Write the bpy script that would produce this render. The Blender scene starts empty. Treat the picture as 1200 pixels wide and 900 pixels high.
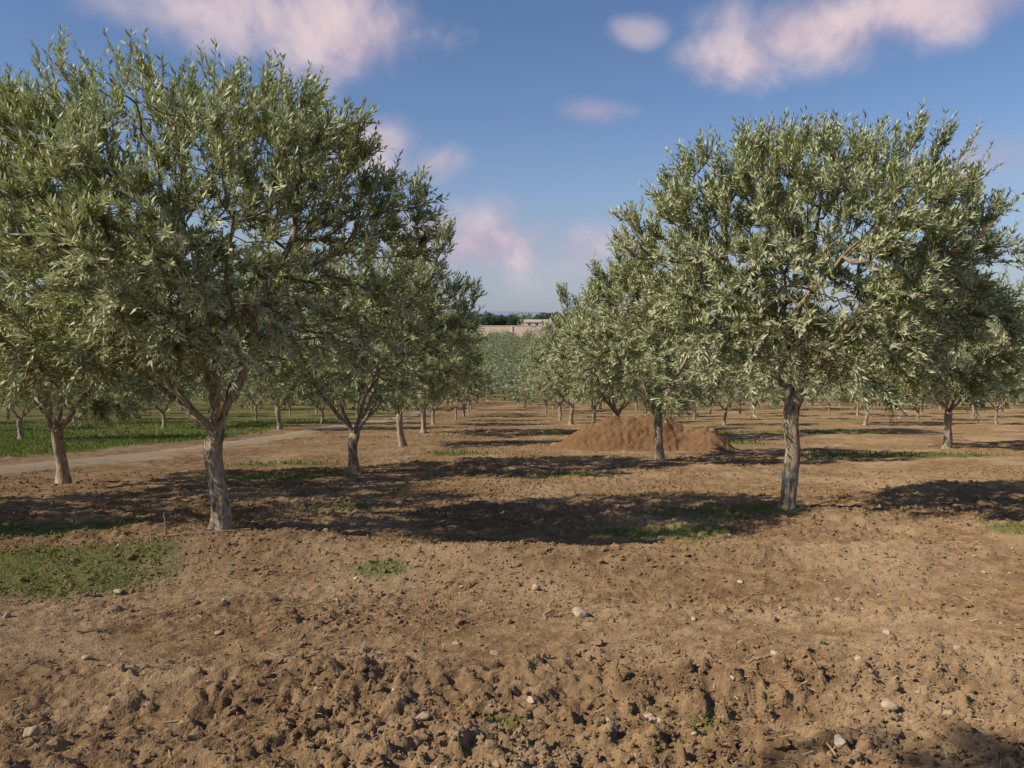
import bpy, math, time
import numpy as np
from mathutils import Vector
T0=time.time()
rng=np.random.default_rng(7)
scene=bpy.context.scene
COL=scene.collection

# ------------------------------------------------------------------ noise
def vn(x,y,s):
    x=np.asarray(x,float); y=np.asarray(y,float)
    xi=np.floor(x).astype(np.int64); yi=np.floor(y).astype(np.int64)
    fx=x-xi; fy=y-yi
    fx=fx*fx*(3-2*fx); fy=fy*fy*(3-2*fy)
    def h(a,b):
        v=(a*374761393+b*668265263+s*974711)&0xffffffff
        v=((v^(v>>13))*1274126177)&0xffffffff
        v=((v^(v>>16))*2246822519)&0xffffffff
        v=v^(v>>15)
        return v/4294967296.0
    a=h(xi,yi);b=h(xi+1,yi);c=h(xi,yi+1);d=h(xi+1,yi+1)
    return (a*(1-fx)+b*fx)*(1-fy)+(c*(1-fx)+d*fx)*fy
def rot(x,y,a):
    c,s=math.cos(a),math.sin(a); return x*c-y*s, x*s+y*c
def sstep(a,b,x):
    t=np.clip((x-a)/(b-a),0,1); return t*t*(3-2*t)

# ------------------------------------------------------------------ terrain
PY=np.array([-4000,0,72,100,150,200,300,400,800,1500,3000,6000],float)
PZ=np.array([0,0,-7.2,-8.9,-10.0,-9.3,-6.9,-4.9,-1.4,1.6,4.0,10.0],float)
_ty=np.linspace(-400,1200,6401); _tz=np.interp(_ty,PY,PZ)
_k=np.exp(-np.linspace(-2,2,61)**2); _k/=_k.sum()
_tzs=np.convolve(np.pad(_tz,30,mode='edge'),_k,mode='valid')
def prof(y):
    y=np.asarray(y,float)
    a=np.interp(y,PY,PZ); b=np.interp(y,_ty,_tzs)
    w=sstep(20,45,y)*(1-sstep(1000,1150,y))
    return a*(1-w)+b*w
PATHX=np.array([-24,-16.5,-11.3,-9.9,-9.3,-8.8,-8.5,-8.5,-9],float)
PATHYY=np.array([-20,5,16.2,22.0,29,38,50,75,110],float)
def pathx(y): return np.interp(y,PATHYY,PATHX)
def pathmask(x,y):
    d=np.abs(x-pathx(y)+0.6*(vn(y*.5,y*0,91)-.5)+.4*(vn(x*2,y*2,92)-.5))
    return (1-sstep(.6,1.5,d))*(y<112)*(y>-20)
def macro(x,y):
    h=.09*np.exp(-((x+3.0)/2.3)**2-((y-8.6)/1.0)**2)
    h=h+.08*np.exp(-((x-3.9)/1.8)**2-((y-10.5)/1.2)**2)
    h=h+.09*np.exp(-((y-4.5-0.05*x+.3*(vn(x*.7,y*0,4)-.5))/.22)**2)*(.3+vn(x*1.3,y*.6,5))*np.exp(-(x/6)**2)
    h=h-.08*np.exp(-((y-3.9-0.03*x)/.28)**2)*np.exp(-(x/6)**2)
    h=h+.17*np.exp(-((y-7.7-0.03*x+.6*(vn(x*.45,y*0,14)-.5))/.45)**2)*(.5+.7*vn(x*.8,y*0,15))*np.exp(-((x+.2)/4.4)**4)
    h=h-.07*np.exp(-((y-6.4+0.02*x)/.6)**2)
    h=h+.16*(vn(x*.16+3,y*.16,8)-.5)*sstep(9,14,y)*(1-sstep(200,300,y))
    return h
def micro(x,y):
    band=np.exp(-((y-5.15-0.06*x+.2*(vn(x*.4,y*0,3)-.5))/.42)**2)
    band2=np.exp(-((y-7.0+0.08*x)/.3)**2)
    A=1.0+.6*(1-sstep(3.8,4.7,y))-.6*band-.3*band2
    A=A*(.45+1.05*vn(x*.7,y*.7,17))
    A=A*(1-.8*pathmask(x,y))*(1-.1*sstep(12,20,y))
    wx=x+.12*(vn(x*5,y*5,31)-.5); wy=y+.12*(vn(x*5,y*5,32)-.5)
    wx=wx+.035*(vn(x*17,y*17,33)-.5); wy=wy+.035*(vn(x*17,y*17,34)-.5)
    a,b=rot(wx,wy,.5); c,d=rot(wx,wy,1.1); e,f=rot(wx,wy,2.0)
    n0=vn(wx*.9,wy*3.2,21)-.5
    n1=vn(a*.9,b*.9,1)-.5
    n2=vn(a*2.6,b*2.6,2)-.5
    n3=vn(c*6,d*6,3)-.5
    n4=1-np.abs(2*vn(e*13,f*13,4)-1)
    n5=1-np.abs(2*vn(a*27,b*27,6)-1)
    n6=vn(c*46,d*46,9)-.5
    n7=vn(e*80,f*80,10)-.5
    c1=sstep(.62,.78,vn(e*8,f*8,12))*.020
    c2=sstep(.58,.72,vn(a*17+5,b*17,13))*.012
    return A*(.05*n0+.045*n1+.042*n2+.028*n3+.019*(n4-.5)+.018*(n5-.5)+.016*n6+.008*n7+c1+c2)
def gz(x,y):
    x=np.asarray(x,float); y=np.asarray(y,float)
    near=(1-sstep(60,90,y))*sstep(-25,-15,y)*(1-sstep(40,60,np.abs(x)))
    return prof(y)+macro(x,y)+micro(x,y)*near-.03*pathmask(x,y)
GR=[(-4.5,7.1,1.4,.85,1.35),(1.75,9.0,.9,.4,1.15),(-1.2,7.2,.45,.3,.65),(-4.6,15.6,1.6,.7,1.0),(10.2,21,3.0,1.0,1.0),(.9,15.5,1.0,.5,.85),
    (6.3,9.4,.8,.5,1.0),(-.05,3.9,.14,.12,.7),(-6.0,9.3,1.8,.7,1.0),(6.5,27,2.4,1.4,1.0),(12,34,5,1.8,1.0),(-1.4,21,1.5,.9,.65),
    (2.6,10.4,1.5,.45,.75),(-5.5,19,1.6,.7,.85),(1.02,3.9,.2,.12,.8),(-2.5,11.0,1.0,.4,.6)]
def grassmask(x,y):
    g=np.zeros_like(x)
    for cx,cy,rx,ry,s in GR:
        g=np.maximum(g,s*np.exp(-((x-cx)/rx)**2-((y-cy)/ry)**2))
    n=.6*vn(x*1.7,y*1.7,41)+.4*vn(x*6,y*6,42)
    far=.48*sstep(16,40,y)*sstep(.5,.75,vn(x*.2,y*.35,44))
    field=1.0*sstep(.9,2.6,(pathx(y)-x))*sstep(8,12,y)*(.46+.6*vn(x*.25,y*.4,47))
    g=np.maximum(g,np.maximum(far,field))
    g=np.maximum(g,.6*sstep(75,110,y))
    m=sstep(.3,.62,g*(.45+.95*n))
    return m*(1-pathmask(x,y))

def make_mesh(name,verts,faces_flat,loop_total,mats=(),matidx=None,smooth=False,attrs=None,link=True):
    me=bpy.data.meshes.new(name)
    verts=np.ascontiguousarray(verts,dtype=np.float32)
    ff=np.ascontiguousarray(faces_flat,dtype=np.int32)
    lt=np.ascontiguousarray(loop_total,dtype=np.int32)
    me.vertices.add(len(verts)); me.vertices.foreach_set('co',verts.ravel())
    me.loops.add(len(ff)); me.loops.foreach_set('vertex_index',ff)
    me.polygons.add(len(lt))
    ls=np.zeros(len(lt),np.int32); ls[1:]=np.cumsum(lt)[:-1]
    me.polygons.foreach_set('loop_start',ls)
    try: me.polygons.foreach_set('loop_total',lt)
    except Exception: pass
    if matidx is not None: me.polygons.foreach_set('material_index',np.asarray(matidx,np.int32))
    sm=np.full(len(lt),bool(smooth)) if np.isscalar(smooth) else smooth
    me.polygons.foreach_set('use_smooth',np.asarray(sm,bool))
    for m in mats: me.materials.append(m)
    if attrs:
        for k,(dom,v) in attrs.items():
            a=me.attributes.new(k,'FLOAT',dom); a.data.foreach_set('value',np.asarray(v,np.float32))
    me.update(calc_edges=True); me.validate()
    if not link: return me
    ob=bpy.data.objects.new(name,me); COL.objects.link(ob); return ob

# ------------------------------------------------------------------ materials
class NT:
    def __init__(s,mat):
        mat.use_nodes=True; s.t=mat.node_tree; s.t.nodes.clear()
    def n(s,typ,**kw):
        nd=s.t.nodes.new(typ)
        ins=kw.pop('ins',{})
        for k,v in kw.items(): setattr(nd,k,v)
        for k,v in ins.items(): s.set(nd,k,v)
        return nd
    def set(s,nd,k,v):
        sock=nd.inputs[k]
        if isinstance(v,bpy.types.NodeSocket): s.t.links.new(v,sock)
        elif hasattr(v,'outputs'): s.t.links.new(v.outputs[0],sock)
        else:
            if isinstance(v,tuple) and len(v)==3 and sock.type=='RGBA': v=v+(1,)
            sock.default_value=v
    def mix(s,f,a,b,blend='MIX'):
        nd=s.t.nodes.new('ShaderNodeMix'); nd.data_type='RGBA'; nd.blend_type=blend
        s.set(nd,0,f); s.set(nd,6,a); s.set(nd,7,b); return nd.outputs[2]
    def math(s,op,a,b=0.0,clamp=False):
        nd=s.t.nodes.new('ShaderNodeMath'); nd.operation=op; nd.use_clamp=clamp
        s.set(nd,0,a); s.set(nd,1,b); return nd.outputs[0]
    def mr(s,v,a,b,c=0.,d=1.,interp='SMOOTHSTEP'):
        nd=s.t.nodes.new('ShaderNodeMapRange'); nd.interpolation_type=interp
        s.set(nd,'Value',v); s.set(nd,'From Min',a); s.set(nd,'From Max',b); s.set(nd,'To Min',c); s.set(nd,'To Max',d)
        return nd.outputs[0]
    def noise(s,vec,scale,detail=3,rough=.55,dist=0.):
        nd=s.n('ShaderNodeTexNoise',ins={'Scale':scale,'Detail':detail,'Roughness':rough,'Distortion':dist})
        if vec is not None: s.set(nd,'Vector',vec)
        return nd.outputs['Fac']
def newmat(n):
    m=bpy.data.materials.new(n); return m,NT(m)

SOIL_D=(.170,.105,.056); SOIL_M=(.300,.198,.108); SOIL_L=(.45,.325,.200)
def soil_color(N,pos):
    a=N.noise(pos,.55,3,.6); b=N.noise(pos,6.,4,.65); c=N.noise(pos,40.,2,.7)
    col=N.mix(N.mr(b,.36,.66),SOIL_D,SOIL_M)
    col=N.mix(N.mr(a,.42,.66,0,.45),col,SOIL_L)
    col=N.mix(N.mr(c,.55,.75,0,.65),col,SOIL_L)
    col=N.mix(N.mr(c,.46,.28,0,.7),col,SOIL_D)
    return col,b,c
mg,N=newmat('ground_soil')
geo=N.n('ShaderNodeNewGeometry'); pos=geo.outputs['Position']
col,b,c=soil_color(N,pos)
ga=N.n('ShaderNodeAttribute',attribute_name='grass').outputs['Fac']
gcol=N.mix(c,(.085,.105,.032),(.18,.19,.07))
col=N.mix(N.math('MULTIPLY',ga,.8),col,gcol)
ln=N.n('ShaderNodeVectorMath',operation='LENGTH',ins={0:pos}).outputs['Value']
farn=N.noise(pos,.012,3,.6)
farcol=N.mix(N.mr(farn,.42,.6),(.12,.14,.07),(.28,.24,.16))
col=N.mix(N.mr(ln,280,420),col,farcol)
col=N.mix(N.mr(ln,350,2400,0,.92),col,(.20,.27,.36))  # aerial haze painted into the ground colour, bluer with distance
bmp=N.n('ShaderNodeBump',ins={'Strength':.9,'Distance':.025})
hh=N.math('ADD',N.math('MULTIPLY',b,.8),N.math('MULTIPLY',c,.7))
N.set(bmp,'Height',hh)
bs=N.n('ShaderNodeBsdfDiffuse',ins={'Color':col,'Roughness':.6,'Normal':bmp})
N.n('ShaderNodeOutputMaterial',ins={'Surface':bs})

def simple_soil(name,tint=None,k=.0):
    m,N=newmat(name)
    pos=N.n('ShaderNodeNewGeometry').outputs['Position']
    col,b,c=soil_color(N,pos)
    if tint: col=N.mix(k,col,tint)
    bmp=N.n('ShaderNodeBump',ins={'Strength':.8,'Distance':.015,'Height':c})
    bs=N.n('ShaderNodeBsdfDiffuse',ins={'Color':col,'Roughness':.6,'Normal':bmp})
    N.n('ShaderNodeOutputMaterial',ins={'Surface':bs}); return m
m_clod=simple_soil('clod_soil',(.31,.21,.12),.3)
m_mound=simple_soil('mound_soil',(.225,.122,.064),.7)
m_path=simple_soil('path_dirt',(.40,.325,.23),.6)

m_stone,N=newmat('stone')
pos=N.n('ShaderNodeNewGeometry').outputs['Position']
r=N.n('ShaderNodeNewGeometry').outputs['Random Per Island']
col=N.mix(r,(.33,.23,.14),(.55,.45,.33)); col=N.mix(N.mr(N.noise(pos,30.,4,.7),.4,.65,0,.5),col,(.28,.18,.10))
bs=N.n('ShaderNodeBsdfPrincipled',ins={'Base Color':col,'Roughness':.85,'Normal':N.n('ShaderNodeBump',ins={'Strength':.4,'Distance':.01,'Height':N.noise(pos,60.,3,.6)})})
N.n('ShaderNodeOutputMaterial',ins={'Surface':bs})

m_straw,N=newmat('straw')
r=N.n('ShaderNodeNewGeometry').outputs['Random Per Island']
bs=N.n('ShaderNodeBsdfDiffuse',ins={'Color':N.mix(r,(.17,.10,.05),(.50,.38,.22)),'Roughness':.8})
N.n('ShaderNodeOutputMaterial',ins={'Surface':bs})

m_grass,N=newmat('grass_blades')
r=N.n('ShaderNodeNewGeometry').outputs['Random Per Island']
gc=N.mix(r,(.095,.15,.028),(.24,.28,.085))
bs=N.n('ShaderNodeBsdfDiffuse',ins={'Color':gc})
tr=N.n('ShaderNodeBsdfTranslucent',ins={'Color':N.mix(.5,gc,(.22,.30,.05))})
N.n('ShaderNodeOutputMaterial',ins={'Surface':N.n('ShaderNodeMixShader',ins={0:.3,1:bs,2:tr})})

m_bark,N=newmat('olive_bark')
tc=N.n('ShaderNodeTexCoord').outputs['Object']
mp=N.n('ShaderNodeMapping',ins={'Vector':tc,'Scale':(1,1,.28)})
n1=N.noise(mp,26.,4,.65,.4); n2=N.noise(tc,5.,3,.6)
col=N.mix(N.mr(n1,.36,.58),(.135,.100,.068),(.44,.345,.245))
col=N.mix(N.mr(n2,.45,.7,0,.5),col,(.33,.275,.205))
sep=N.n('ShaderNodeSeparateXYZ',ins={0:tc}).outputs['Z']
lime=N.math('MULTIPLY',N.mr(sep,.7,.35),N.mr(n2,.5,.6,0,.55))
oi=N.n('ShaderNodeObjectInfo').outputs['Random']
lime=N.math('MULTIPLY',lime,N.mr(oi,.5,.55))
col=N.mix(lime,col,(.46,.50,.47))
rad=N.n('ShaderNodeAttribute',attribute_name='thick').outputs['Fac']
col=N.mix(N.mr(rad,.04,.010,0,.7),col,(.16,.125,.085))
bs=N.n('ShaderNodeBsdfDiffuse',ins={'Color':col,'Normal':N.n('ShaderNodeBump',ins={'Strength':1.0,'Distance':.02,'Height':n1})})
N.n('ShaderNodeOutputMaterial',ins={'Surface':bs})

def leafmat(name,top1,top2,under,hazek=0.,haze=(.3,.36,.42),gloss=True):
    m,N=newmat(name)
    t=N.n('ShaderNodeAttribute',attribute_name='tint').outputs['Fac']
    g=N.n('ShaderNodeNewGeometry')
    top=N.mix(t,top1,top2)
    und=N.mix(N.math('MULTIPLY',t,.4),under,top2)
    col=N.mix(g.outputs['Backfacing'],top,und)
    col=N.mix(N.mr(t,.972,.976),col,(.22,.12,.07))
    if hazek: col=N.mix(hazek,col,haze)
    bs=N.n('ShaderNodeBsdfDiffuse',ins={'Color':col})
    tr=N.n('ShaderNodeBsdfTranslucent',ins={'Color':N.mix(.5,col,(.38,.44,.11))})
    sh=N.n('ShaderNodeMixShader',ins={0:.32,1:bs,2:tr})
    if gloss:
        gl=N.n('ShaderNodeBsdfGlossy',ins={'Color':(.9,.95,.9),'Roughness':.5})
        sh=N.n('ShaderNodeMixShader',ins={0:.028,1:sh,2:gl})
    N.n('ShaderNodeOutputMaterial',ins={'Surface':sh})
    return m
m_leaf=leafmat('olive_leaf',(.165,.192,.066),(.385,.415,.175),(.58,.60,.38))
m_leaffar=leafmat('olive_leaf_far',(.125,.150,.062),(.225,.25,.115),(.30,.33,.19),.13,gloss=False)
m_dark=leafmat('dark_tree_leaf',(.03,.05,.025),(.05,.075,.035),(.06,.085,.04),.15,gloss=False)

# ------------------------------------------------------------------ ground sheet
def axis(segs):
    out=[]
    for a,b,s in segs:
        n=max(1,int(round((b-a)/s))); out.append(np.linspace(a,b,n,endpoint=False))
    return np.concatenate(out)
ys=[-6000,-3000,-1500,-700,-300,-120,-60,-30,-20]
ys=np.concatenate([ys,axis([(-15,-3,.5),(-3,2.6,.12),(2.6,4.6,.015),(4.6,6.5,.022),(6.5,9,.03),(9,14,.05),(14,22,.085),(22,40,.2),(40,80,.6),(80,200,3),(200,500,8),(500,1000,25),(1000,3000,120),(3000,6001,500)]),[6000.]])
xp=axis([(0,3.4,.017),(3.4,5,.025),(5,8,.045),(8,15,.09),(15,30,.25),(30,60,1),(60,200,5),(200,600,20),(600,2000,100),(2000,6001,500)])
xs=np.concatenate([-xp[:0:-1],xp])
X,Y=np.meshgrid(xs,ys); Z=gz(X,Y)
nx,ny=len(xs),len(ys)
V=np.stack([X.ravel(),Y.ravel(),Z.ravel()],1)
idx=np.arange(nx*ny).reshape(ny,nx)
F=np.stack([idx[:-1,:-1],idx[:-1,1:],idx[1:,1:],idx[1:,:-1]],-1).reshape(-1,4)
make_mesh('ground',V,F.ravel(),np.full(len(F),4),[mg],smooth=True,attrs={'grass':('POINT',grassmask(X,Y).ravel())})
print('ground verts',nx*ny,time.time()-T0)

# dirt path strip
yy=axis([(-19,60,.12),(60,111,.6)]); w=np.linspace(-1,1,21)
PYY=np.repeat(yy[:,None],21,1)
PX=pathx(yy)[:,None]+w[None,:]*(1.0+.6*(vn(yy*.8,yy*0,77)-.5)+.35*(vn(yy*2.7,yy*0,78)-.5))[:,None]
PZZ=prof(PYY)+macro(PX,PYY)+.010-.06*np.abs(w[None,:])**3+.03*(vn(PX*2.5,PYY*2.5,55)-.5)+.02*(vn(PX*8,PYY*8,56)-.5)-.02*np.exp(-((np.abs(w[None,:])-.55)/.14)**2)
V=np.stack([PX.ravel(),PYY.ravel(),PZZ.ravel()],1); idx=np.arange(len(V)).reshape(len(yy),21)
F=np.stack([idx[:-1,:-1],idx[:-1,1:],idx[1:,1:],idx[1:,:-1]],-1).reshape(-1,4)
make_mesh('dirt_path',V,F.ravel(),np.full(len(F),4),[m_path],smooth=True)

# ------------------------------------------------------------------ scatter solids
def ico(sub):
    import bmesh
    bm=bmesh.new(); bmesh.ops.create_icosphere(bm,subdivisions=sub,radius=1)
    bm.verts.ensure_lookup_table()
    v=np.array([p.co[:] for p in bm.verts]); f=np.array([[q.index for q in p.verts] for p in bm.faces]); bm.free(); return v,f
def scatter(name,sub,P,S,mat,jit=.28,flat=(.75,1.),sink=.25,smooth=False):
    v,f=ico(sub); n=len(P); nv=len(v)
    ang=rng.random(n)*6.283; 
    ax=rng.uniform(.7,1.25,(n,3)); ax[:,2]*=rng.uniform(flat[0],flat[1],n)
    W=np.repeat(v[None],n,0)
    rr=1+rng.normal(0,jit,(n,nv))*(1 if sub<2 else .45)
    if sub>=2:
        for q in range(3):
            k=rng.normal(0,1.6,(n,3)); ph=rng.random(n)*6
            rr+=.13*np.sin(np.einsum('nvc,nc->nv',W,k)*1.6+ph[:,None])
    W=W*rr[...,None]*ax[:,None,:]
    tl=rng.uniform(-.5,.5,n); c,s=np.cos(tl)[:,None],np.sin(tl)[:,None]
    y2=W[...,1]*c-W[...,2]*s; z2=W[...,1]*s+W[...,2]*c
    c,s=np.cos(ang)[:,None],np.sin(ang)[:,None]
    x2=W[...,0]*c-y2*s; y3=W[...,0]*s+y2*c
    W=np.stack([x2,y3,z2],-1)*S[:,None,None]
    base=gz(P[:,0],P[:,1])+S*sink
    W+=np.stack([P[:,0],P[:,1],base],1)[:,None,:]
    F=(f[None]+(np.arange(n)*nv)[:,None,None]).reshape(-1,3)
    return make_mesh(name,W.reshape(-1,3),F.ravel(),np.full(len(F),3),[mat],smooth=smooth)
def samp(n,d0,d1,p=1.0,spread=.78):
    u=rng.random(n); d=(d0**(1-p)+(d1**(1-p)-d0**(1-p))*u)**(1/(1-p)) if p!=1 else d0*(d1/d0)**u
    x=(rng.random(n)*2-1)*(d*spread+.8); return np.stack([x,d],1)
def clodmask(P):
    x,y=P[:,0],P[:,1]
    band=np.exp(-((y-5.15-0.06*x)/.42)**2)
    k=(.2+1.1*sstep(.35,.65,vn(x*1.1,y*1.1,61)))*(1-.75*band)
    k*=(1+.6*(y<4.5)); k*=(1-.95*pathmask(x,y))
    return rng.random(len(x))<k*.7
P=samp(60000,2.7,17,1.15); P=P[clodmask(P)]
S=np.exp(rng.normal(-5.0,.45,len(P)))*np.clip(P[:,1]/6,1,2.2)
scatter('soil_clods',1,P,np.clip(S,.003,.03),m_clod)
P=samp(3400,2.9,15,1.1); P=P[clodmask(P)]
S=np.clip(np.exp(rng.normal(-4.05,.42,len(P))),.010,.04)
scatter('large_soil_clods',2,P,S,m_clod,jit=.2,flat=(.55,.9),sink=.05)
st=np.array([(.49,5.68,.045),(-.36,5.05,.03),(1.96,4.02,.04),(.47,3.73,.06),(1.58,4.63,.04),(-2.33,3.73,.045),(.2,6.6,.035),(1.28,5.5,.025),(-1.0,4.05,.03),(2.2,3.9,.03),
             (.1,4.1,.025),(-.45,3.85,.035),(2.0,4.5,.03),(-.1,4.7,.025),(.75,3.95,.03),(2.5,5.2,.03),(-2.0,5.3,.025)])
P2=samp(190,3.0,10,1.2); S2=np.exp(rng.normal(-4.45,.38,190))
scatter('field_stones',3,np.concatenate([st[:,:2],P2]),np.concatenate([st[:,2],S2]),m_stone,jit=.05,flat=(.5,.75),sink=.4,smooth=True)

def litter(name,n,mat):
    P=samp(n,2.8,14,1.2); 
    k=.25+.75*sstep(.45,.65,vn(P[:,0]*.8,P[:,1]*.8,63))+.9*np.exp(-((P[:,0]+2.6)/2.2)**2-((P[:,1]-7.6)/1.4)**2)
    P=P[rng.random(n)<k*.7]; n=len(P)
    L=rng.uniform(.02,.09,n); Wd=rng.uniform(.0015,.004,n)*np.clip(P[:,1]/6,1,2)
    a=rng.random(n)*6.283; dx,dy=np.cos(a),np.sin(a); dz=rng.uniform(-.15,.35,n)
    z=gz(P[:,0],P[:,1])+.008
    c=np.stack([P[:,0],P[:,1],z],1); d=np.stack([dx,dy,dz],1)*L[:,None]*.5; s=np.stack([-dy,dx,dz*0+.3],1)*Wd[:,None]
    V=np.stack([c-d-s,c-d+s,c+d+s,c+d-s],1).reshape(-1,3)
    make_mesh(name,V,np.arange(n*4),np.full(n,4),[mat])
litter('straw_litter',9000,m_straw)

# grass blades
P=np.concatenate([samp(110000,3.2,34,.6,.75),np.stack([rng.uniform(-30,-9,26000),rng.uniform(12,50,26000)],1)])
g=grassmask(P[:,0],P[:,1]); P=P[(rng.random(len(P))<g*.85)&(g>.1)]; n=len(P)
print('grass blades',n)
hgt=rng.uniform(.02,.07,n)*np.clip(P[:,1]/10,1,2.2); wd=rng.uniform(.003,.006,n)*np.clip(P[:,1]/8,1,4)
a=rng.random(n)*6.283; le=rng.uniform(.1,.9,n)
c=np.stack([P[:,0],P[:,1],gz(P[:,0],P[:,1])-.005],1)
s=np.stack([np.cos(a),np.sin(a),0*a],1)*wd[:,None]; f=np.stack([-np.sin(a)*le,np.cos(a)*le,1+0*a],1)*hgt[:,None]
fm=np.stack([-np.sin(a)*le*.3,np.cos(a)*le*.3,.6+0*a],1)*hgt[:,None]
V=np.stack([c-s,c+s,c+fm+s*.7,c+f,c+fm-s*.7],1).reshape(-1,3)
make_mesh('grass',V,np.arange(n*5),np.full(n,5),[m_grass])
WP=[(1.02,3.87,.06),(1.08,3.93,.05),(.95,3.93,.045),(1.36,3.9,.05),(1.95,4.9,.03),(-.05,3.9,.03),(-1.3,4.9,.025),(-1.15,7.1,.05),(-1.3,7.3,.05)]
VV=[]
for x,y,s in WP:
    z=float(gz(np.array(x),np.array(y)))
    for k in range(16):
        a=rng.random()*6.28; e=rng.uniform(.3,1.2); L=s*rng.uniform(.6,1.2)
        d=np.array([math.cos(a)*math.cos(e),math.sin(a)*math.cos(e),math.sin(e)]); q=np.array([-math.sin(a),math.cos(a),0])*L*.22
        p=np.array([x,y,z])+rng.normal(0,s*.25,3)*[1,1,0]
        VV+= [p,p+d*L*.5-q,p+d*L*.95-[0,0,L*.1],p+d*L*.5+q]
VV=np.array(VV); make_mesh('weeds',VV,np.arange(len(VV)),np.full(len(VV)//4,4),[m_grass])

# soil mound
u=np.linspace(-1,1,170); v=np.linspace(-1,1,100); U,W_=np.meshgrid(u,v)
MX=3.7+U*3.9; MY=23.6+W_*2.4
H=1.0*np.exp(-((MX-3.0)/1.35)**2-((MY-23.6)/.85)**2)+.85*np.exp(-((MX-4.6)/.8)**2-((MY-23.8)/.75)**2)+.68*np.exp(-((MX-5.8)/.6)**2-((MY-23.3)/.65)**2)
H=H+.26*np.clip(H*2,0,1)*(.5*vn(MX*1.6,MY*1.6,70)+.3*vn(MX*4,MY*4,71)+.25*vn(MX*9,MY*9,72)-.45)+.14*np.clip(H*3,0,1)*(vn(MX*16,MY*16,73)-.5)
MZ=prof(MY)+macro(MX,MY)-.12+H
V=np.stack([MX.ravel(),MY.ravel(),MZ.ravel()],1); idx=np.arange(len(V)).reshape(100,170)
F=np.stack([idx[:-1,:-1],idx[:-1,1:],idx[1:,1:],idx[1:,:-1]],-1).reshape(-1,4)
make_mesh('soil_mound',V,F.ravel(),np.full(len(F),4),[m_mound],smooth=True)
print('scatter',time.time()-T0)

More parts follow.
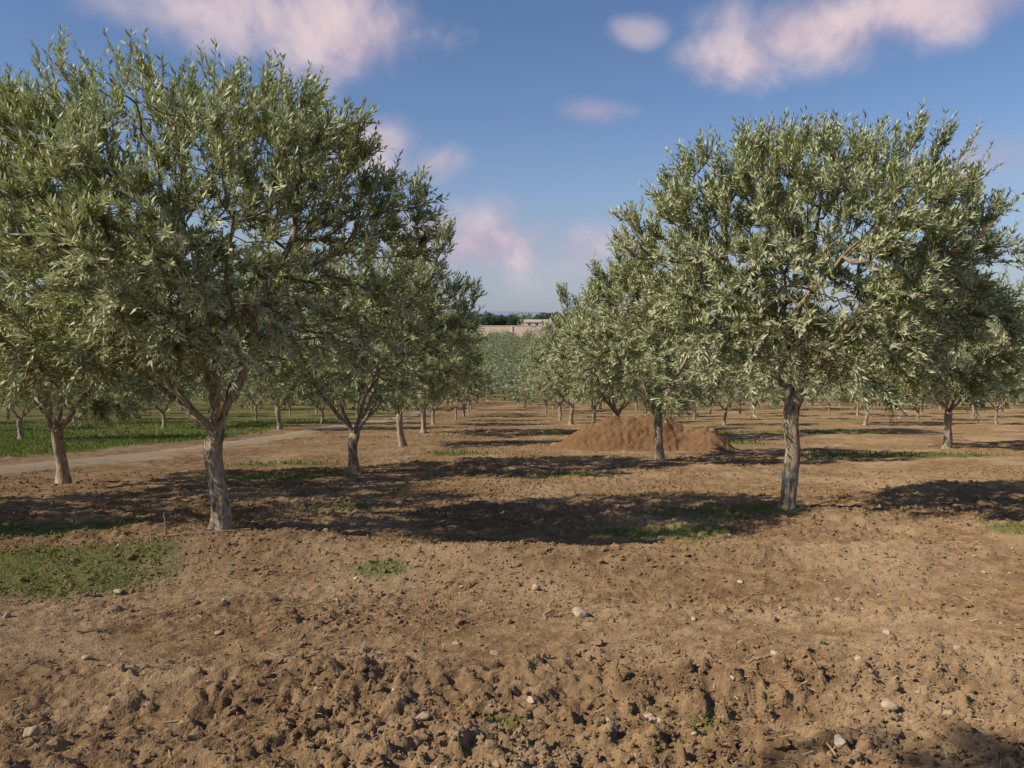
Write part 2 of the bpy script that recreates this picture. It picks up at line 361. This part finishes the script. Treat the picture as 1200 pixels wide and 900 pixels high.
# ------------------------------------------------------------------ olive trees
def norm(a): return a/np.maximum(np.linalg.norm(a,axis=-1,keepdims=True),1e-9)
def tree_mesh(name,seed,trunk,limbs,lobes,natt,step,leaves_target,leaf_len,tipr,sides=12,shoot_mult=1.0):
    r=np.random.default_rng(seed)
    pos=[]; par=[]
    def addpoly(pts,p0):
        pi=p0; cur=np.array(pos[p0]) if p0>=0 else None
        for i,q in enumerate(pts):
            q=np.array(q,float)
            if cur is None: pos.append(q); par.append(-1); pi=0; cur=q; continue
            L=np.linalg.norm(q-cur); m=max(1,int(round(L/step*1.15))); st=cur.copy()
            for k in range(1,m+1):
                p=st+(q-st)*k/m
                jitter=r.normal(0,.02,3) if k<m else 0
                pos.append(p+jitter); par.append(pi); pi=len(pos)-1
            cur=q
        return pi
    top=addpoly(trunk,-1)
    for l in limbs: addpoly(l,top)
    lob=np.array(lobes,float); vol=lob[:,3]*lob[:,4]*lob[:,5]
    ci=r.choice(len(lob),natt,p=vol/vol.sum())
    dv=norm(r.normal(0,1,(natt,3))); rad=r.random(natt)**(1/4.2)
    A=lob[ci,:3]+dv*rad[:,None]*lob[ci,3:6]
    nA=len(A); alive=np.ones(nA,bool)
    NP=np.array(pos)
    D=np.linalg.norm(A[:,None]-NP[None],axis=2); bi=D.argmin(1); bd=D.min(1)
    kill=step*1.25
    for it in range(70):
        al=alive&(bd<2.6)
        if not al.any(): break
        ids=bi[al]; dd=norm(A[al]-NP[ids])
        acc=np.zeros((len(NP),3)); np.add.at(acc,ids,dd)
        un=np.unique(ids)
        dirs=norm(norm(acc[un])+r.normal(0,.16,(len(un),3))+np.array([0,0,.05]))
        new=NP[un]+dirs*step
        base=len(NP); NP=np.concatenate([NP,new]); par.extend(un.tolist())
        Aidx=np.where(alive)[0]
        Dn=np.linalg.norm(A[Aidx][:,None]-new[None],axis=2); mi=Dn.argmin(1); md=Dn.min(1)
        up=md<bd[Aidx]; bd[Aidx[up]]=md[up]; bi[Aidx[up]]=base+mi[up]
        alive&=~(bd<kill)
        if len(NP)>14000: break
    n=len(NP); par=np.array(par)
    R=np.zeros(n); acc=np.zeros(n); ex=2.35
    nch=np.bincount(par[par>=0],minlength=n)
    for i in range(n-1,-1,-1):
        R[i]=max(acc[i],tipr**ex)**(1/ex)
        if par[i]>=0: acc[par[i]]+=R[i]**ex
    R0=R.copy()
    R=R*(1+.28*sstep(.025,.085,R))
    tr=R[0]
    main=-np.ones(n,int)
    order=np.argsort(R)
    for i in order:
        if par[i]>=0: main[par[i]]=i
    VV=[];FF=[];TH=[];off=0
    def tube(pts,rr,k,flare=False):
        nonlocal off
        pts=np.array(pts); m=len(pts)
        tg=np.zeros_like(pts); tg[1:-1]=pts[2:]-pts[:-2]; tg[0]=pts[1]-pts[0]; tg[-1]=pts[-1]-pts[-2]; tg=norm(tg)
        u=np.cross(tg[0],[.3,.9,.1]); u/=np.linalg.norm(u)
        an=np.arange(k)*2*math.pi/k
        for j in range(m):
            u=u-tg[j]*np.dot(u,tg[j]); u/=max(np.linalg.norm(u),1e-9); w=np.cross(tg[j],u)
            rj=rr[j]*np.ones(k)
            if k>=10:
                z=pts[j][2]
                rj=rj*(1+.12*np.sin(an*3+z*2.2+seed)+.08*np.sin(an*5-z*5+seed*2)+.06*math.sin(z*9+seed)+r.normal(0,.03,k))
                if flare: rj=rj*(1+.45*math.exp(-max(z,0)/.13)*(1+.35*np.sin(an*4+seed)))
            ring=pts[j]+(np.cos(an)[:,None]*u+np.sin(an)[:,None]*w)*rj[:,None]
            VV.append(ring); TH.append(np.full(k,rr[j]))
        q=np.arange(m-1)[:,None]*k; a=np.arange(k)[None]; b=(a+1)%k
        FF.append(np.stack([q+a,q+b,q+k+b,q+k+a],-1).reshape(-1,4)+off)
        off+=m*k
    starts=[0]+[i for i in range(n) if par[i]>=0 and main[par[i]]!=i]
    for s0 in starts:
        ch=[s0]; 
        while main[ch[-1]]>=0: ch.append(main[ch[-1]])
        if par[s0]>=0:
            pts=[NP[par[s0]]]+[NP[c] for c in ch]; rr=[min(R[s0]*1.15,R[par[s0]])]+[R[c] for c in ch]
        else:
            pts=[NP[c] for c in ch]; rr=[R[c] for c in ch]
        if len(pts)<2: continue
        k=sides if rr[0]>.05 else (7 if rr[0]>.02 else (4 if rr[0]>.008 else 3))
        if k>=10 and len(pts)>3:
            P_=np.array(pts); t=np.arange(len(P_)); t2=np.linspace(0,len(P_)-1,(len(P_)-1)*2+1)
            Ps=P_.copy(); Ps[1:-1]=.25*P_[:-2]+.5*P_[1:-1]+.25*P_[2:]
            pts=np.stack([np.interp(t2,t,Ps[:,c]) for c in range(3)],1); rr=np.interp(t2,t,np.array(rr))
        tube(pts,rr,k,flare=(s0==0))
    cand=np.where((R0<tipr*3.2)&(np.arange(n)>len(pos)))[0]
    per=18
    ns=int(leaves_target/per)
    wgt=np.where(nch[cand]==0,2.2,1.0)
    cn=vn(NP[cand][:,0]*1.3+seed,NP[cand][:,2]*1.3+NP[cand][:,1]*.9,seed+3)
    wgt=wgt*(.38+1.25*sstep(.25,.65,cn))
    pick=r.choice(cand,ns,p=wgt/wgt.sum())
    cen=lob[0,:3]
    bdv=norm(NP[pick]-NP[np.maximum(par[pick],0)])
    outv=norm(NP[pick]-cen)
    hz=(NP[pick][:,2]-cen[2])/lob[0,5]
    upw=np.clip(.55+.55*hz,-.2,1.15)
    sd=norm(bdv*.40+outv*.35+np.stack([0*upw,0*upw,upw],1)+r.normal(0,.34,(ns,3)))
    SL=r.uniform(.14,.38,ns)*shoot_mult*(1+.35*np.clip(hz,0,1))
    B=NP[pick]+r.normal(0,.02,(ns,3))
    droop=r.uniform(0,.22,ns)*np.clip(.8-hz,0,1.6)
    def sp(t):
        p=B[:,None,:]+sd[:,None,:]*(t*SL[:,None])[...,None]
        p[...,2]-=(t**2)*(droop*SL)[:,None]*1.6
        return p
    ts=np.repeat(np.array([[0,.5,1.]]),ns,0); SPP=sp(ts)
    u=norm(np.cross(sd,r.normal(0,1,(ns,3)))); w=np.cross(sd,u)
    rings=[]
    for j,rr in enumerate([tipr*.55,tipr*.4,tipr*.2]):
        for a in (0,2.094,4.189):
            rings.append(SPP[:,j]+(u*math.cos(a)+w*math.sin(a))*rr)
    SV=np.stack(rings,1)
    fs=[]
    for j in range(2):
        for a in range(3):
            b=(a+1)%3; fs.append([j*3+a,j*3+b,j*3+3+b,j*3+3+a])
    SF=(np.array(fs)[None]+(np.arange(ns)*9)[:,None,None]).reshape(-1,4)+off
    VV.append(SV.reshape(-1,3)); TH.append(np.full(ns*9,tipr*.4)); FF.append(SF); off+=ns*9
    nb=sum(len(f) for f in FF)
    t=(np.arange(per)+.5)/per*.95+.08; t=np.repeat(t[None],ns,0)+r.normal(0,.02,(ns,per))
    LP=sp(t)
    phi=r.random(ns)[:,None]*6.28+np.arange(per)[None]*(math.pi/2)+ (np.arange(per)%2)[None]*math.pi+r.normal(0,.35,(ns,per))
    side=u[:,None]*np.cos(phi)[...,None]+w[:,None]*np.sin(phi)[...,None]
    oa=np.radians(r.uniform(15,55,(ns,per)))
    ld=norm(sd[:,None]*np.cos(oa)[...,None]+side*np.sin(oa)[...,None]+r.normal(0,.10,(ns,per,3)))
    nrm=norm(sd[:,None]*np.sin(oa)[...,None]-side*np.cos(oa)[...,None]*.9+r.normal(0,.4,(ns,per,3))+np.array([0,0,.35]))
    wv=norm(np.cross(nrm,ld)); nrm=np.cross(ld,wv)
    LL=(leaf_len*r.uniform(.65,1.2,(ns,per))*(1-.35*np.clip(t-.7,0,1)))[...,None]; WW=LL*r.uniform(.10,.15,(ns,per))[...,None]
    cu=-nrm*LL*r.uniform(-.02,.10,(ns,per,1))
    p0=LP; p1=LP+ld*LL*.42+wv*WW+cu*.3; p2=LP+ld*LL+cu; p3=LP+ld*LL*.42-wv*WW+cu*.3
    LV=np.stack([p0,p3,p2,p1],2).reshape(-1,3)
    nl=ns*per
    LF=np.arange(nl*4).reshape(-1,4)[:,::-1]+off
    clump=vn(NP[pick][:,0]*1.6+seed,NP[pick][:,2]*1.6+NP[pick][:,1]*1.1,seed)
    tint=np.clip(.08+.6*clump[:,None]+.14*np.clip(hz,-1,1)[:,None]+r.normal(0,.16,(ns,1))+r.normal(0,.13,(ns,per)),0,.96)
    dead=r.random(ns)<.016; tint[dead]=.99
    tint[r.random((ns,per))<.006]=.99
    V=np.concatenate(VV+[LV]); F=np.concatenate(FF+[LF])
    th=np.concatenate(TH+[np.zeros(nl*4)])
    mi=np.zeros(len(F),int); mi[nb:]=1
    tf=np.zeros(len(F)); tf[nb:]=tint.ravel()
    sm=np.ones(len(F),bool); sm[nb:]=False
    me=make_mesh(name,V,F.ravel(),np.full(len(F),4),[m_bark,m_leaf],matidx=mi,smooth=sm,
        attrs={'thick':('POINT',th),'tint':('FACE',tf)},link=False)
    print(name,'nodes',n,'trunk r',round(tr,3),'leaves',nl,'alive',alive.sum(),round(time.time()-T0,1))
    return me

LOB_L=[(-.15,0,3.35,2.0,2.0,1.5),(-1.15,-.3,4.2,.95,.9,.68),(.35,.2,4.3,.9,.9,.48),(1.15,-.2,3.9,.8,.9,.6),(1.75,-.2,3.2,.66,.8,.7),(-1.95,0,3.1,.75,.9,.9),
       (1.5,.2,2.4,.75,.8,.5),(-1.2,-.7,2.35,.8,.8,.55),(0,-1.5,3.2,.9,.7,.9),(-.3,1.5,3.2,1.,.7,1.),(-1.3,-1.2,3.6,.7,.6,.7),(.9,-1.3,3.6,.7,.6,.6),(-2.1,.3,3.9,.6,.6,.5),(.5,-.9,2.2,.8,.6,.4),(1.6,-.6,2.1,.5,.5,.35),(-2.1,-.2,2.1,.6,.7,.5)]
LIM_L=[[(-.3,.05,1.32),(-.85,.15,1.75),(-1.4,.25,2.25)],[(-.2,-.25,1.45),(-.6,-.6,2.1),(-.7,-.8,2.7)],[(.12,0,1.4),(.32,.1,1.8),(.38,.15,2.4),(.8,.1,3.1)],
       [(.05,.25,1.5),(.2,.75,2.2)],[(-.03,.02,1.6),(-.25,.1,2.3),(-.4,0,3.2)],[(.15,-.3,1.7),(.5,-.8,2.4)]]
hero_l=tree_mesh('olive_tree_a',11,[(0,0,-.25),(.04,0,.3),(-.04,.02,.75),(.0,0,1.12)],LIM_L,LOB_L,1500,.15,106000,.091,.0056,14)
LOB_R=[(.15,0,3.3,2.05,2.0,1.5),(-.75,0,4.25,.8,.8,.6),(.3,-.2,4.35,.75,.8,.42),(1.35,0,4.3,.9,.9,.55),(-1.7,-.2,3.5,.7,.8,.75),(-1.85,0,2.65,.6,.7,.7),
       (2.1,0,3.2,.6,.8,.85),(2.0,-.2,2.3,.7,.8,.65),(-.9,-.9,2.2,.75,.7,.5),(.8,-1.,2.1,.7,.7,.5),(.2,-1.5,3.2,1.,.6,.9),(.2,1.5,3.2,1.,.7,1.),(1.3,-1.2,3.5,.7,.6,.6),(0,-.9,2.0,.6,.5,.3)]
LIM_R=[[(-.22,0,1.78),(-.6,.1,2.25),(-1.05,0,2.8)],[(.18,0,1.75),(.45,-.1,2.15),(1.0,0,2.8)],[(.03,.3,1.9),(.1,.7,2.6)],[(-.05,-.25,1.95),(-.2,-.7,2.7)],[(.08,.02,2.1),(.2,0,3.1)]]
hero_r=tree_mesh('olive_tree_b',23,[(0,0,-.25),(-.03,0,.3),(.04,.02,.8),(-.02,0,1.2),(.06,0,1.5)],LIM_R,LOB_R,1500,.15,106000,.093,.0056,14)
generic=[]
for gi in range(3):
    r=np.random.default_rng(100+gi)
    lob=[(0,0,3.0,2.05,2.05,1.55)]
    for k in range(14):
        a=k*2.4+r.random()*.8; e=r.uniform(-.95,1.1)
        rr=1.8*math.cos(e*.8)
        s=r.uniform(.55,.95)
        lob.append((rr*math.cos(a),rr*math.sin(a),3.0+1.35*math.sin(e),s,s,s*.8))
    h=r.uniform(.8,1.15); lim=[]
    for k in range(5):
        a=k*1.2566+r.random()*.8
        lim.append([(.25*math.cos(a),.25*math.sin(a),h+.3),(.7*math.cos(a),.7*math.sin(a),h+.85),(1.15*math.cos(a+.2),1.15*math.sin(a+.2),h+1.5)])
    generic.append(tree_mesh('olive_tree_g%d'%gi,31+gi*7,[(0,0,-.25),(r.normal(0,.05),r.normal(0,.05),.4),(r.normal(0,.07),r.normal(0,.07),h)],lim,lob,900,.19,46000,.118,.0072,10,1.1))
far=[]
for gi in range(2):
    r=np.random.default_rng(200+gi)
    lob=[(0,0,2.9,2.2,2.2,1.6)]+[(1.7*math.cos(k*2.1),1.7*math.sin(k*2.1),2.9+r.uniform(-1.0,1.2),.8,.8,.7) for k in range(8)]
    lim=[[(.3*math.cos(a),.3*math.sin(a),1.3),(.9*math.cos(a),.9*math.sin(a),2.1)] for a in (0.3,1.9,3.5,5.)]
    far.append(tree_mesh('olive_tree_f%d'%gi,61+gi,[(0,0,-.25),(.05,0,.5),(0,0,1.0)],lim,lob,260,.36,10000,.22,.014,8,1.3))

def put(me,x,y,s=1.,rz=0.,sz=None):
    o=bpy.data.objects.new('olive_tree',me); COL.objects.link(o)
    z=float(prof(np.array(y))+macro(np.array(float(x)),np.array(float(y))))
    o.location=(x,y,z); o.rotation_euler=(0,0,rz); o.scale=(s,s,sz or s); return o
put(hero_l,-3.25,8.75); put(hero_r,3.72,10.6)
NB=[(-8.7,9.7,1.04,0,.4),(-8.0,14.2,1.0,1,2.0),(-3.2,16.2,1.0,2,1.),(-3.4,24.8,1.0,0,3.),(-3.7,33.3,1.02,1,4.),
    (3.65,19.6,1.06,1,.9),(3.75,28.5,1.08,2,4.2),(3.7,36.5,1.,0,5.),
    (11.3,13.0,1.05,2,2.5),(13.3,24.3,1.12,0,1.2),(11.5,33,1.05,1,.3),(-4.1,-2.35,1.45,2,1.)]  # last entry: unseen tree added behind camera to cast the foreground corner shadow
for x,y,s,v,rz in NB: put(generic[v],x,y,s,rz)
r=np.random.default_rng(5)
for x0 in (-3.75,3.6,11.4,19.3,27,35,43,-11.2,-17.5,-25,-33,-41):
    for y in np.arange(20,78,8.2):
        if x0 in (-3.75,3.6) and y<38: continue
        if x0==11.4 and y<38: continue
        if x0==19.3 and y<40: continue
        if x0==27 and y<30: continue
        if x0==-11.2 and y<34: continue
        if x0<-12 and y<26: continue
        if abs(x0)>y*.66+4: continue
        put(generic[r.integers(3)] if y<45 and abs(x0)<20 else far[r.integers(2)],x0+r.normal(0,.45),y+r.normal(0,.8),r.uniform(.80,1.16),r.random()*6.28)

def canopy(name,centers,rx,rz,hc,nl,ls,mat,trunkh=1.0):
    n=len(centers); r=np.random.default_rng(9)
    dv=norm(r.normal(0,1,(n,nl,3))); rad=(.55+.45*r.random((n,nl))**.5)
    lump=1+.22*np.sin(dv[...,0]*3+r.random((n,1))*6)+.18*np.sin(dv[...,1]*4+dv[...,2]*3+r.random((n,1))*6)
    sc=centers[:,3][:,None,None]
    C=centers[:,None,:3]+np.stack([dv[...,0]*rx,dv[...,1]*rx,dv[...,2]*rz],-1)*(rad*lump)[...,None]*sc
    C[...,2]+=hc*sc[...,0]
    a=norm(dv*.5+r.normal(0,.6,(n,nl,3))+np.array([0,0,.5])); b=norm(np.cross(a,r.normal(0,1,(n,nl,3))))
    L=ls*r.uniform(.6,1.3,(n,nl,1))
    V=np.stack([C-a*L,C+b*L*.55,C+a*L,C-b*L*.55],2).reshape(-1,3)
    m=n*nl; F=np.arange(m*4).reshape(-1,4)
    tint=np.clip(r.uniform(.1,.9,(n,1))*.6+r.uniform(0,.4,(n,nl)),0,.95).ravel()
    TV=[];TF=[];o=m*4
    for i,c in enumerate(centers):
        s=.13*c[3]; h=hc*c[3]
        q=np.array([(-s,-s,-.2),(s,-s,-.2),(s,s,-.2),(-s,s,-.2),(-s,-s,h),(s,-s,h),(s,s,h),(-s,s,h)])+c[:3]
        TV.append(q); TF+= [[o+8*i+j,o+8*i+(j+1)%4,o+8*i+4+(j+1)%4,o+8*i+4+j] for j in range(4)]
    V=np.concatenate([V]+TV); F=np.concatenate([F,np.array(TF)])
    mi=np.zeros(len(F),int); mi[m:]=1
    return make_mesh(name,V,F.ravel(),np.full(len(F),4),[mat,m_bark],matidx=mi,attrs={'tint':('FACE',np.concatenate([tint,np.zeros(len(TF))]))})
cs=[]
for i,x0 in enumerate(np.arange(-122,122,6.2)):
    for y in np.arange(80,300,6.5):
        if abs(x0)>y*.75+8: continue
        if r.random()<.06: continue
        x=x0+r.normal(0,1.1)+(y-80)*.02; y2=y+r.normal(0,1.5); cs.append((x,y2,float(prof(y2)),r.uniform(.65,1.2)))
print('grove',len(cs))
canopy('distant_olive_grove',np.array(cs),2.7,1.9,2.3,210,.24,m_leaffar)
cs=[]
for k in range(46):
    x=r.uniform(-70,-1) if k<32 else r.uniform(10,80); y2=r.uniform(372,400)
    cs.append((x,y2,float(prof(y2)),r.uniform(.8,1.25)*1.1))
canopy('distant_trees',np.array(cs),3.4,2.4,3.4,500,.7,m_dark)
cs=[]
for k in range(300):
    y2=r.uniform(420,1500); x=r.uniform(-.8,.8)*y2
    cs.append((x,y2,float(prof(y2)),r.uniform(.8,1.5)))
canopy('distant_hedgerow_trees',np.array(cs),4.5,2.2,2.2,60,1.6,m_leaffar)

# ------------------------------------------------------------------ far wall and farmhouse
def flatmat(name,c,k=.15):
    m,N=newmat(name); pos=N.n('ShaderNodeNewGeometry').outputs['Position']
    cc=N.mix(N.mr(N.noise(pos,1.2,5,.65),.4,.65,0,k*2),c,tuple(v*.6 for v in c))
    bs=N.n('ShaderNodeBsdfPrincipled',ins={'Base Color':cc,'Roughness':.9}); N.n('ShaderNodeOutputMaterial',ins={'Surface':bs}); return m
m_wall=flatmat('wall_plaster',(.78,.60,.46),.08); m_house=flatmat('house_plaster',(.70,.58,.48)); m_roof=flatmat('roof_tile',(.50,.40,.33)); m_dk=flatmat('window_dark',(.05,.05,.06))
def box(name,x0,x1,y0,y1,z0,z1,mat,parent=None):
    v=[(x0,y0,z0),(x1,y0,z0),(x1,y1,z0),(x0,y1,z0),(x0,y0,z1),(x1,y0,z1),(x1,y1,z1),(x0,y1,z1)]
    f=[(0,3,2,1),(4,5,6,7),(0,1,5,4),(1,2,6,5),(2,3,7,6),(3,0,4,7)]
    me=bpy.data.meshes.new(name); me.from_pydata(v,[],f); me.materials.append(mat)
    o=bpy.data.objects.new(name,me); COL.objects.link(o)
    if parent: o.parent=parent
    return o
gw=float(prof(310))
w=bpy.data.objects.new('farm_wall',None); COL.objects.link(w)
WT=4.4
box('wall_panel',-45,60,310,310.4,gw-1,gw+WT,m_wall,w); box('coping',-45.1,60.1,309.9,310.5,gw+WT,gw+WT+.2,m_house,w)
for i in range(8): box('pier_%d'%i,-45+i*15-.2,-45+i*15+.2,309.75,309.999,gw-1,gw+WT,m_wall,w)
hb=bpy.data.objects.new('farm_house',None); COL.objects.link(hb)
gh=float(prof(335))
box('walls',5.2,16,330,338,gh-1,gh+5.2,m_house,hb)
me=bpy.data.meshes.new('roof'); zz=gh+5.2
me.from_pydata([(4.9,329.7,zz),(16.3,329.7,zz),(16.3,338.3,zz),(4.9,338.3,zz),(4.9,334,zz+1.1),(16.3,334,zz+1.1)],[],[(0,1,5,4),(2,3,4,5),(1,2,5),(3,0,4),(0,3,2,1)])
me.materials.append(m_roof); o=bpy.data.objects.new('roof',me); COL.objects.link(o); o.parent=hb
for i,x in enumerate((6.6,9.6,12.6)): box('window_%d'%i,x,x+1,329.93,329.997,gh+3.6,gh+4.7,m_dk,hb)

# far hills
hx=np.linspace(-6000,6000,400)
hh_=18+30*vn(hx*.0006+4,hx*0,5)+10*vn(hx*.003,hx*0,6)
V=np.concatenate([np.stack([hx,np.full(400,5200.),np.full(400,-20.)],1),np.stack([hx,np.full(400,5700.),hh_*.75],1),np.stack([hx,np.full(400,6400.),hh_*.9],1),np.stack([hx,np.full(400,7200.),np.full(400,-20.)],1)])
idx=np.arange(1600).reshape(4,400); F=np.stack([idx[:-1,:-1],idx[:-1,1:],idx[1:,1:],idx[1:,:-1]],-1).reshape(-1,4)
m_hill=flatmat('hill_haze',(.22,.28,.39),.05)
make_mesh('distant_hills',V,F.ravel(),np.full(len(F),4),[m_hill],smooth=True)

def stick(name,p0,p1,rad,seed):
    r=np.random.default_rng(seed); m=9; t=np.linspace(0,1,m)[:,None]
    P=np.array(p0)*(1-t)+np.array(p1)*t; P[1:-1]+=r.normal(0,rad*.7,(m-2,3))
    d=norm(np.array(p1)-np.array(p0)); u=norm(np.cross(d,[.2,1,.3])); w=np.cross(d,u); V=[]
    for j in range(m):
        for k in range(6):
            a=k*math.pi/3; V.append(P[j]+(u*math.cos(a)+w*math.sin(a))*rad*(1-.5*t[j,0])*r.uniform(.85,1.15))
    F=[[j*6+k,j*6+(k+1)%6,j*6+6+(k+1)%6,j*6+6+k] for j in range(m-1) for k in range(6)]
    F=np.array(F); return make_mesh(name,np.array(V),F.ravel(),np.full(len(F),4),[m_straw],smooth=True)
def G(x,y,dz=0): return (x,y,float(gz(np.array(x),np.array(y)))+dz)
stick('wooden_stick',G(-3.68,8.4,-.05),G(-3.72,8.45,.26),.014,1)
stick('wooden_stick',G(-3.68,8.4,.04),G(-2.7,8.15,.05),.010,2)
stick('wooden_stick',G(.22,5.6,-.02),G(.30,5.75,.13),.012,3)
stick('wooden_stick',G(-1.75,5.9,.02),G(-1.35,6.0,.05),.011,4)
stick('wooden_stick',G(-.85,4.2,.0),G(-.83,4.25,.16),.006,5)
stick('wooden_stick',G(-2.9,5.2,.02),G(-2.6,5.3,.04),.009,6)

# ------------------------------------------------------------------ light, sky, camera
EL=math.radians(37); AZ=math.radians(22)
S=Vector((-math.cos(EL)*math.cos(AZ),-math.cos(EL)*math.sin(AZ),math.sin(EL)))
sl=bpy.data.lights.new('sun','SUN'); sl.energy=5.0; sl.angle=math.radians(.6); sl.color=(1,.90,.74)
so=bpy.data.objects.new('sun',sl); COL.objects.link(so); so.rotation_euler=S.to_track_quat('Z','Y').to_euler(); so.location=(-20,-5,20)

wd=bpy.data.worlds.new('World'); scene.world=wd; wd.use_nodes=True
N=NT.__new__(NT); N.t=wd.node_tree; N.t.nodes.clear()
sky=N.n('ShaderNodeTexSky'); sky.sky_type='NISHITA'; sky.sun_disc=False; sky.sun_elevation=EL; sky.sun_rotation=math.atan2(S.x,S.y)%(2*math.pi)
sky.air_density=1.0; sky.dust_density=.5; sky.ozone_density=2.4
dirv=N.n('ShaderNodeTexCoord').outputs['Generated']
big=N.noise(dirv,8.,5,.55,.3)
warp=N.math('MULTIPLY',N.math('SUBTRACT',big,.5),3.0)
def pxdir(px,py):
    u=(px-600)/942.; v=-(py-450)/942.; p=math.radians(4.85)
    d=Vector((u,math.cos(p)+v*math.sin(p),-math.sin(p)+v*math.cos(p))).normalized(); return d
CL=[(pxdir(405,40),.07,.045,1.),(pxdir(270,5),.09,.035,.85),(pxdir(960,35),.085,.035,1.),(pxdir(1090,8),.13,.030,.95),(pxdir(865,70),.05,.028,.9),
 (pxdir(748,38),.026,.014,.5),(pxdir(695,130),.035,.016,.75),(pxdir(565,285),.095,.042,.9),(pxdir(512,190),.03,.02,.6),
 (pxdir(685,290),.05,.03,.6),(pxdir(440,170),.05,.03,.7),(pxdir(1180,180),.06,.03,.55),
 (Vector((-.9,.3,.5)).normalized(),.3,.1,.8),(Vector((.8,-.5,.4)).normalized(),.3,.1,.8)]
mask=None
for d,rx,rz,k in CL:
    sub=N.n('ShaderNodeVectorMath',operation='SUBTRACT',ins={0:dirv,1:tuple(d)})
    mul=N.n('ShaderNodeVectorMath',operation='MULTIPLY',ins={0:sub,1:(1/rx,1/rx,1/rz)})
    l=N.n('ShaderNodeVectorMath',operation='LENGTH',ins={0:mul}).outputs['Value']
    f=N.math('ADD',N.math('SUBTRACT',1.0,l),warp)
    f=N.mr(f,-.6,.95,0,k)
    mask=f if mask is None else N.math('MAXIMUM',mask,f)
zc=N.n('ShaderNodeSeparateXYZ',ins={0:dirv}).outputs['Z']
haze=N.mr(zc,.26,.0,0,.58)
cc=N.mix(N.mr(big,.38,.62),(.60,.50,.64),(.95,.77,.80))
b1=N.n('ShaderNodeBackground',ins={'Color':N.mix(1.0,sky.outputs[0],(.90,.97,1.14),'MULTIPLY'),'Strength':.093})
bh=N.n('ShaderNodeBackground',ins={'Color':(.42,.47,.62),'Strength':.85})
b2=N.n('ShaderNodeBackground',ins={'Color':cc,'Strength':.80})
m0=N.n('ShaderNodeMixShader',ins={0:haze,1:b1,2:bh})
mx=N.n('ShaderNodeMixShader',ins={0:mask,1:m0,2:b2})
N.n('ShaderNodeOutputWorld',ins={'Surface':mx})
try:
    wd.cycles.sampling_method='MANUAL'; wd.cycles.sample_map_resolution=256
except Exception as e: print(e)

cam=bpy.data.cameras.new('camera'); co=bpy.data.objects.new('camera',cam); COL.objects.link(co)
cam.sensor_width=36; cam.lens=36*942/1200; cam.clip_end=20000; cam.clip_start=.05
co.location=(0,0,1.6); co.rotation_euler=(math.radians(90-4.85),0,0)
scene.camera=co
scene.view_settings.view_transform='Standard'; scene.view_settings.look='None'; scene.view_settings.exposure=0
print('done',time.time()-T0)
